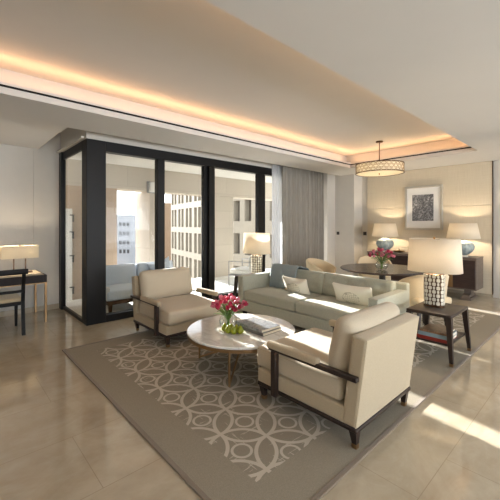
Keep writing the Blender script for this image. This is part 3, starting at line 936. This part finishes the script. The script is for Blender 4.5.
book('pale blue book in the middle of the stack on the near end table shelf', (3.965, 1.28, S0+.0352), .155, .145, .038, 0, M['cover_blue'])
book('brown book on top of the stack on the near end table shelf', (3.96, 1.28, S0+.0735), .145, .13, .022, 0, M['cover_brown'])
b = NB(); lathe(b, [(.045,0),(.062,.014),(.058,.05),(.05,.058),(.001,.052)], 24, cap1=True)
o = link('wicker_bowl', b, M['cover_brown']); o.location = (4.225, 1.33, S0); tag(o, 'small woven brown bowl beside the books on the near end table shelf', 'bowl')
book('white notebook lying on the far end table beside its lamp', (4.02, 4.36, .5155), .10, .14, .014, math.radians(8), M['white'])

# table lamps with patterned bases
def tile_lamp(label, loc, zt=0.0):
    t = thing('table_lamp', label, 'table lamp', loc)
    b = NB(); lathe(b, [(1.0,0),(1.0,.012)], 40, sx=.078, sy=.108, p=3.2); link('foot', b, M['bronze'], t)
    b = NB(); lathe(b, [(.93,.012),(.96,.10),(1.0,.25),(1.03,.36),(.9,.366),(.2,.37)], 48, sx=.070, sy=.100, p=3.2); link('body', b, M['bronze'], t)
    b = NB(); cols = 14; rows = 8; hrow = .345/rows
    per = []   # walk the outline at equal arc length
    N = 720; pts = []
    for i in range(N+1):
        a = 2*PI*i/N; ca_, sa_ = math.cos(a), math.sin(a); k = (abs(ca_)**3.2+abs(sa_)**3.2)**(-1/3.2)
        pts.append((k*ca_*.070, k*sa_*.100))
    L_ = [0]
    for p, q in zip(pts, pts[1:]): L_.append(L_[-1]+math.dist(p, q))
    tot = L_[-1]
    for c in range(cols):
        s_ = tot*(c+.5)/cols; i = next(k for k, v in enumerate(L_) if v >= s_)
        px, py = pts[i]; tx, ty = pts[(i+2) % N][0]-pts[i-2][0], pts[(i+2) % N][1]-pts[i-2][1]
        an = math.atan2(ty, tx)
        for r in range(rows):
            zc = .018 + hrow*(r+.5); sc = .95 + .09*zc/.36
            big = (r + c) % 2 == 0
            hw_, hh_ = (.0182, hrow*.47) if big else (.0105, hrow*.40)
            Mx_ = Matrix.Translation((px*sc, py*sc, zc)) @ Matrix.Rotation(an, 4, 'Z')
            o_ = [(-hw_,-hh_*.55),(-hw_*.55,-hh_),(hw_*.55,-hh_),(hw_,-hh_*.55),(hw_,hh_*.55),(hw_*.55,hh_),(-hw_*.55,hh_),(-hw_,hh_*.55)]
            prism(b, o_, -.0045, .0015, 'y', Mx_)
    link('lattice_tiles', b, M['ceramic_white'], t, smooth=30)
    b = NB(); tube(b, [(0,0,.36),(0,0,.775)], .006, 8); link('stem', b, M['brass'], t)
    b = NB(); lathe(b, [(1.0,.392),(.93,.765)], 56, sx=.195, sy=.280, p=2.5, cap0=False, cap1=False); sh = link('lamp_shade', b, M['shade'], t, smooth=80)
    md = sh.modifiers.new('thickness', 'SOLIDIFY'); md.thickness = .003
    b = NB()
    tube(b, [(0,-.255,.755),(0,.255,.755)], .003, 6); tube(b, [(-.175,0,.755),(.175,0,.755)], .003, 6)
    lathe(b, [(.010,.765),(.014,.775),(.008,.788)], 12); link('finial', b, M['brass'], t)
    return t
LP1 = (4.13, 1.37, RZ+.5055); LP2 = (4.27, 4.45, .5155)
l1 = tile_lamp('table lamp with oval shade and ivory tile base on the near end table', LP1)
l2 = dup(l1, LP2, 0, 'table lamp with oval shade and patterned base beside the glass wall')

# ------------------------------------------------------------------ sideboard
t = thing('sideboard', 'long dark wood sideboard with bronze door strip against the panelled wall', 'cabinet', (7.55, 2.78, 0))
HB = 1.08
b = NB(); box(b, -.25, .25, -HB, HB, .20, .79, .004, 1); link('body', b, M['sidegrey'], t)
for i in range(4):
    y0 = -HB+.012 + i*(2*HB-.024)/4; y1 = y0 + (2*HB-.024)/4
    b = NB(); box(b, -.268, -.2505, y0+.004, y1-.004, .225, .765, .003, 1); link('door', b, M['sidewood'], t)
b = NB(); box(b, -.262, .255, -HB-.006, HB+.006, .7905, .812, .003, 1); link('top', b, M['sidegrey'], t)
for y in (-.62, .62):
    b = NB(); box(b, -.276, -.2685, y-.075, y+.075, .228, .762, .002, 1); link('door_strip', b, M['brass'], t, label='bronze vertical strip')
for y in (-.90, .90):
    # carved trestle foot
    b = NB(); prism(b, [(-.22,.05),(.22,.05),(.20,.09),(.09,.11),(.08,.20),(-.08,.20),(-.09,.11),(-.20,.09)], y-.06, y+.06, 'y'); link('leg', b, M['sidegrey'], t, smooth=None)
    b = NB(); box(b, -.25, .23, y-.09, y+.09, 0, .05, .006, 1); link('foot', b, M['sidegrey'], t)
def vase_lamp(label, loc):
    t = thing('table_lamp', label, 'table lamp', loc)
    b = NB(); lathe(b, [(.085,0),(.085,.02),(.06,.03)], 32); link('foot', b, M['ceramic_white'], t)
    pr = [(.06,.03),(.095,.048),(.15,.095),(.182,.15),(.190,.195),(.178,.24),(.14,.278),(.08,.298),(.05,.315)]
    b = NB(); lathe(b, pr, 96, rib=.02, nrib=24); link('body', b, M['blue_ceramic'], t, smooth=60)
    b = NB(); tube(b, [(0,0,.31),(0,0,.64)], .006, 8); link('stem', b, M['brass'], t)
    b = NB(); lathe(b, [(.29,.352),(.232,.652)], 56, cap0=False, cap1=False); sh = link('lamp_shade', b, M['shade'], t, smooth=80)
    md = sh.modifiers.new('thickness', 'SOLIDIFY'); md.thickness = .003
    b = NB(); tube(b, [(-.232,0,.645),(.232,0,.645)], .003, 6); tube(b, [(0,-.232,.645),(0,.232,.645)], .003, 6); link('shade_spider', b, M['brass'], t)
    return t
SL1 = (7.55, 3.56, .8125); SL2 = (7.55, 1.98, .8125)
v1 = vase_lamp('blue ceramic table lamp at the left end of the sideboard', SL1)
v2 = dup(v1, SL2, 0, 'blue ceramic table lamp at the right end of the sideboard')
t = thing('decorative_bowl', 'small golden bowl on the sideboard between the blue lamps', 'bowl', (7.50, 3.22, .8125))
b = NB(); lathe(b, [(.05,0),(.10,.02),(.13,.045),(.12,.047),(.09,.028),(.001,.015)], 28, sx=.8, sy=1.2); link('dish', b, M['brass'], t)
b = NB(); lathe(b, [(.02,.02),(.045,.045),(.02,.07)], 16); link('ornament', b, M['brass'], t)

# framed picture
t = thing('framed_picture', 'black and white tree photograph in a pale frame above the sideboard', 'picture', (XP-.0505, 2.86, 1.815))
b = NB(); w_, h_, f_ = .40, .495, .045
box(b, -.045, 0, -w_, w_, -h_, -h_+f_, .003, 1); box(b, -.045, 0, -w_, w_, h_-f_, h_, .003, 1)
box(b, -.045, 0, -w_, -w_+f_, -h_+f_, h_-f_, .003, 1); box(b, -.045, 0, w_-f_, w_, -h_+f_, h_-f_, .003, 1)
link('frame', b, plain('pale_silver_frame', (196,192,182), 0.35, 0.35), t)
b = NB(); box(b, -.022, -.002, -w_+f_, w_-f_, -h_+f_, h_-f_); link('mount', b, plain('white_mount_board', (236,236,234), 0.7, var=.01), t, smooth=None)
b = NB(); box(b, -.026, -.0225, -.215, .235, -.295, .295); pr_ = link('print', b, M['art'], t, smooth=None)
b = NB()
def br_(p0, ang, L0, r_, lev, rnd):
    p0 = Vector(p0); pts = [p0]; a_ = ang
    for i in range(5):
        a_ += rnd.uniform(-.35,.35); n_ = pts[-1] + Vector((0, math.cos(a_), math.sin(a_)))*L0/5
        if abs(n_.y-.01) > .215 or abs(n_.z) > .285: break
        pts.append(n_)
    if len(pts) > 1:
        tube(b, pts, [r_*(1-.5*i/len(pts)) for i in range(len(pts))], 5)
        if lev > 0:
            for s_ in (-1,1): br_(pts[-1], a_+s_*rnd.uniform(.3,.8), L0*.75, r_*.55, lev-1, rnd)
            br_(pts[len(pts)//2], ang+rnd.choice((-1,1))*.9, L0*.6, r_*.5, lev-1, rnd)
rnd_ = random.Random(11)
br_((-.0262, -.19, -.28), 2.0, .30, .008, 4, rnd_)
for v in b.verts: v.co.x = -.0262 + (v.co.x+.0262)*.08
link('branches', b, M['black'], pr_, smooth=None, label='dark bare branches')

# ------------------------------------------------------------------ dining table, chairs, pendant
DC = (5.25, 2.52); DZ = .725
t = thing('dining_table', 'round dark wood dining table behind the sofa', 'table', (DC[0], DC[1], RZ))
b = NB(); lathe(b, [(.60,.685),(.645,.692),(.66,.705),(.66,.716),(.655,.722)], 72); link('tabletop', b, M['tablewood'], t)
b = NB(); lathe(b, [(.06,.06),(.05,.12),(.05,.60),(.16,.685)], 32); link('pedestal', b, M['darkwood'], t)
b = NB(); lathe(b, [(.30,0),(.30,.02),(.10,.05),(.06,.062)], 40); link('base', b, M['darkwood'], t)
DT = RZ + .7222
gvase('round clear glass vase of pink tulips on the dining table', 5.02, 2.42, DT, .095, .165, .055)
bouquet(5.02, 2.42, DT+.012, DT+.31, 22, .18, .05, [M['tulip_pale'], M['tulip'], M['tulip_pale']], 'pink tulip in the glass vase on the dining table', 'tulips in the dining table vase', .022, .05, seed=9)

def dining_chair(label, loc, rz):
    """curved tub chair; local -y is the front"""
    t = thing('dining_chair', label, 'chair', loc, rz)
    b = NB(); cushion(b, (0,-.02,.43), (.26,.26,.045), .03, .015); link('seat', b, M['chair_cream'], t)
    b = NB(); n = 28; rows = []
    for i in range(n+1):
        s_ = -1+2*i/n; a = PI/2 + s_*math.radians(112); hgt = .80 - .17*abs(s_)**2.2
        ring = []
        prof = [(.245,.36),(.255,.60),(.275,hgt-.03),(.285,hgt),(.31,hgt),(.325,hgt-.03),(.305,.60),(.285,.36)]
        for r_, z_ in prof: ring.append(b.verts.new((r_*math.cos(a), r_*math.sin(a)*1.0-.02, z_)))
        rows.append(ring)
    for r0, r1 in zip(rows, rows[1:]):
        for k in range(8): b.faces.new((r0[k], r0[(k+1)%8], r1[(k+1)%8], r1[k]))
    b.faces.new(rows[0]); b.faces.new(list(reversed(rows[-1])))
    link('backrest', b, M['chair_cream'], t, smooth=60)
    for sx in (-1,1):
        for s in (-1,1):
            b = NB(); taper(b, (sx*.22, s*.21-.02, 0), (.012,.012), (sx*.19, s*.19-.02, .388), (.02,.02)); link('leg', b, M['darkwood'], t, smooth=None)
    return t
c1 = dining_chair('cream tub dining chair at the left end of the dining table, behind the sofa back', (5.05, 3.53, RZ), math.radians(-8))
def face(x, y): return math.atan2(DC[1]-y, DC[0]-x) + PI/2
c1.rotation_euler = (0,0,face(5.05,3.53))
for x, y, lb in ((6.12, 3.10, 'cream tub dining chair on the far side of the dining table'),
                 (4.80, 1.74, 'cream tub dining chair at the right end of the dining table behind the near lamp')):
    dup(c1, (x, y, RZ), face(x, y), lb)
for o_ in bpy.data.objects:
    if o_.name.startswith('dining_chair') and o_.parent is None: o_['group'] = 'dining chairs'

PD = (6.13, 3.00); PR = .435; PZ = 2.41
t = thing('pendant_light', 'drum pendant lamp with gold lattice hanging over the dining table', 'ceiling lamp', (PD[0], PD[1], PZ))
b = NB(); lathe(b, [(PR-.012,.006),(PR-.012,.172)], 72, cap0=False, cap1=False); sh = link('shade', b, M['drum'], t, smooth=80)
md = sh.modifiers.new('thickness', 'SOLIDIFY'); md.thickness = .002
b = NB(); lathe(b, [(PR-.016,.008),(PR-.016,.011)], 72); link('diffuser', b, M['drum'], t, smooth=60)
b = NB(); lathe(b, [(PR-.016,.166),(PR-.016,.169)], 72); link('top_diffuser', b, M['drum'], t, smooth=60)  # unseen disc added to stop a bulb hotspot on the ceiling
for z_ in (0,.168):
    b = NB(); lathe(b, [(PR-.01,z_),(PR+.004,z_),(PR+.004,z_+.012),(PR-.01,z_+.012),(PR-.01,z_)], 72, cap0=False, cap1=False); link('band', b, M['bronze'], t)
b = NB(); nc = 30
for r in range(3):
    for c in range(nc):
        a = 2*PI*(c+(.5 if r % 2 else 0))/nc; zc = .037+.052*r
        pts = []
        for k in range(12):
            q = 2*PI*k/12; da = .040*math.cos(q)/PR*1.0; pts.append(((PR-.004)*math.cos(a+da), (PR-.004)*math.sin(a+da), zc+.024*math.sin(q)))
        tube(b, pts, .0036, 4, closed=True)
link('lattice', b, M['brass'], t)
b = NB(); tube(b, [(0,0,.0),(0,0,ZT-PZ-.02)], .008, 10); link('stem', b, M['bronze'], t)
b = NB(); lathe(b, [(.055,ZT-PZ-.028),(.065,ZT-PZ-.02),(.065,ZT-PZ-.001)], 28); link('canopy', b, M['bronze'], t)
b = NB(); lathe(b, [(.004,-.018),(.012,-.01),(.012,.006)], 14); link('finial', b, M['brass'], t)
b = NB()
for k in range(3):
    a = 2*PI*k/3; tube(b, [(0,0,.16),((PR-.01)*math.cos(a),(PR-.01)*math.sin(a),.16)], .004, 6)
link('spider', b, M['bronze'], t)

# ------------------------------------------------------------------ desk, chair and lamp
t = thing('writing_desk', 'dark wood writing desk with slim brass legs against the left wall', 'desk', (.52, 6.04, 0))
hx, hy = .615, .38
b = NB(); box(b, -hx, hx, -hy, hy, .59, .70, .004, 1); link('body', b, M['deskwood'], t)
b = NB(); box(b, -hx+.03, hx-.03, -hy+.03, hy-.03, .7005, .704); link('desk_top', b, M['cream'], t, label='pale leather inset top')
for sx in (-1,1):
    for s in (-1,1):
        b = NB(); box(b, sx*(hx-.016)-.014, sx*(hx-.016)+.014, s*(hy-.016)-.014, s*(hy-.016)+.014, 0, .59, .002, 1); link('leg', b, M['brass'], t)
b = NB(); box(b, -hx, hx, -hy-.003, -hy+.02, .578, .5898); link('brass_edge', b, M['brass'], t, smooth=None)
for i in (-1, 1):
    b = NB(); box(b, i*.30-.27, i*.30+.27, -hy-.008, -hy-.0005, .60, .69, .002, 1); link('drawer', b, M['deskwood'], t)
t = thing('desk_lamp', 'lit lamp with a long rectangular shade on the writing desk', 'table lamp', (.86, 6.10, .7045))
b = NB(); box(b, -.16, .16, -.07, .07, 0, .015, .003, 1); link('base', b, M['bronze'], t)
for x in (-.075, .075):
    b = NB(); box(b, x-.008, x+.008, -.008, .008, .015, .33); link('pole', b, M['bronze'], t, smooth=None)
DLS = []
b = NB()
for q in ((-.235,.235,-.075,-.072),(-.235,.235,.072,.075),(-.235,-.232,-.072,.072),(.232,.235,-.072,.072)): box(b, *q, .225, .415)
link('lamp_shade', b, M['shade_desk'], t, smooth=None)
b = NB(); box(b, -.23, .23, -.004, .004, .402, .408); box(b, -.075, .075, -.006, .006, .325, .335); lathe(b, [(.012,.408),(.014,.42),(.006,.43)], 12); link('finial', b, M['bronze'], t)
t = thing('desk_chair', 'black wooden chair with a beige seat pushed up to the writing desk', 'chair', (.53, 5.50, 0))
# local: back at -y
W = .245
for s in (-1,1):
    b = NB(); tubep = [(s*W,-.30,0),(s*W,-.26,.22),(s*W,-.25,.44),(s*W,-.28,.66),(s*W,-.34,.86)]
    for p, q in zip(tubep, tubep[1:]):
        taper(b, p, (.020,.017), q, (.020,.017))
    link('leg', b, M['black'], t, label='curved rear leg rising to the back rail')
    b = NB(); taper(b, (s*(W-.01),.24,0), (.014,.014), (s*(W-.01),.23,.42), (.021,.021)); link('leg', b, M['black'], t, smooth=None)
b = NB(); box(b, -W-.045, W+.045, -.36, -.322, .80, .868, .008, 2); link('top_rail', b, M['black'], t)
b = NB(); box(b, -W, W, -.29, -.268, .555, .59, .004, 1); link('back_rail', b, M['black'], t)
b = NB(); box(b, -W-.01, W+.01, -.25, .25, .385, .43, .004, 1); link('seat_frame', b, M['black'], t)
b = NB(); cushion(b, (0,0,.455), (W-.002,.235,.028), .02, .008); link('seat', b, M['beige_seat'], t)

# ------------------------------------------------------------------ lights
def point(name, loc, power, col, r=.04):
    l = bpy.data.lights.new(name, 'POINT'); l.energy = power; l.color = col; l.shadow_soft_size = r
    o = bpy.data.objects.new(name, l); COL.objects.link(o); o.location = loc; return o
def area(name, loc, sx, sy, power, col, rot):
    l = bpy.data.lights.new(name, 'AREA'); l.shape = 'RECTANGLE'; l.size = sx; l.size_y = sy; l.energy = power; l.color = col
    o = bpy.data.objects.new(name, l); COL.objects.link(o); o.location = loc; o.rotation_euler = rot; return o
WARM = (1.0, .79, .55); GOLD = (1.0, .53, .25)
point('lamp_bulb', (LP1[0], LP1[1], LP1[2]+.55), 13, WARM)
point('lamp_bulb', (LP2[0], LP2[1], LP2[2]+.55), 12, WARM)
point('lamp_bulb', (SL1[0], SL1[1], SL1[2]+.48), 22, WARM)
point('lamp_bulb', (SL2[0], SL2[1], SL2[2]+.48), 22, WARM)
for x in (-.12, .12): point('lamp_bulb', (.86+x, 6.10, .7045+.325), 7, WARM, .025)
for k in range(3):
    a = 2*PI*k/3; point('pendant_bulb', (PD[0]+.17*math.cos(a), PD[1]+.17*math.sin(a), PZ+.09), 24, WARM, .03)
# LED strips lying in the cove troughs, shining up
CP = 3.3
area('cove_led', ((TX0+TX1)/2, TY1+.045, ZC+.10), TX1-TX0, .04, CP*(TX1-TX0), GOLD, (PI-math.radians(66),0,PI))
area('cove_led', ((TX0+TX1)/2, TY0-.045, ZC+.10), TX1-TX0, .04, CP*(TX1-TX0), GOLD, (PI-math.radians(66),0,0))
area('cove_led', (TX1+.045, (TY0+TY1)/2, ZC+.10), TY1-TY0, .04, CP*(TY1-TY0), GOLD, (PI-math.radians(66),0,math.radians(90)))
# fill lamps added at the unseen rear openings, tilted up to brighten the ceiling
area('rear_fill', (.85, -4.98, 1.43), 4.0, 2.1, 175, (.90,.95,1.0), (math.radians(132),0,0))
area('rear_fill', (5.35, -4.98, 1.43), 4.0, 2.1, 175, (.90,.95,1.0), (math.radians(132),0,0))

sun = bpy.data.lights.new('sun', 'SUN'); sun.energy = 24.0; sun.angle = math.radians(.8); sun.color = (1.0,.97,.92)
o = bpy.data.objects.new('sun', sun); COL.objects.link(o)
dv = Vector((-.15, -1.0, -.288)); o.rotation_euler = dv.to_track_quat('-Z', 'Y').to_euler(); o.location = (4, 12, 6)

w = bpy.data.worlds.new('sky'); SC.world = w; w.use_nodes = True; nt = w.node_tree; nt.nodes.clear()
out = nt.nodes.new('ShaderNodeOutputWorld'); bg = nt.nodes.new('ShaderNodeBackground')
tc = nt.nodes.new('ShaderNodeTexCoord'); sp = nt.nodes.new('ShaderNodeSeparateXYZ'); rp = nt.nodes.new('ShaderNodeValToRGB')
nt.links.new(tc.outputs['Generated'], sp.inputs[0]); nt.links.new(sp.outputs[2], rp.inputs[0])
rp.color_ramp.elements[0].position = 0.0; rp.color_ramp.elements[0].color = (.96,.98,1.0,1)
rp.color_ramp.elements[1].position = 0.7; rp.color_ramp.elements[1].color = (.80,.88,1.0,1)
nt.links.new(rp.outputs[0], bg.inputs[0]); bg.inputs[1].default_value = 3.0
nt.links.new(bg.outputs[0], out.inputs[0])

# ------------------------------------------------------------------ camera
cam = bpy.data.cameras.new('camera'); co = bpy.data.objects.new('camera', cam); COL.objects.link(co)
cam.sensor_width = 36; cam.sensor_fit = 'HORIZONTAL'; cam.lens = FPX/500*36
cam.shift_y = -26/500; cam.clip_start = .05; cam.clip_end = 500
co.location = (0, 0, CAMH); co.rotation_euler = (PI/2, 0, aa - PI/2)
SC.camera = co

SC.view_settings.view_transform = 'Standard'; SC.view_settings.look = 'None'
SC.view_settings.exposure = 0.22; SC.view_settings.gamma = 1.0; SC.view_settings.use_curve_mapping = False
SC.cycles.max_bounces = 8; SC.cycles.diffuse_bounces = 5; SC.cycles.transparent_max_bounces = 16
SC.cycles.caustics_reflective = False; SC.cycles.caustics_refractive = False
SC.cycles.sample_clamp_indirect = 4.0
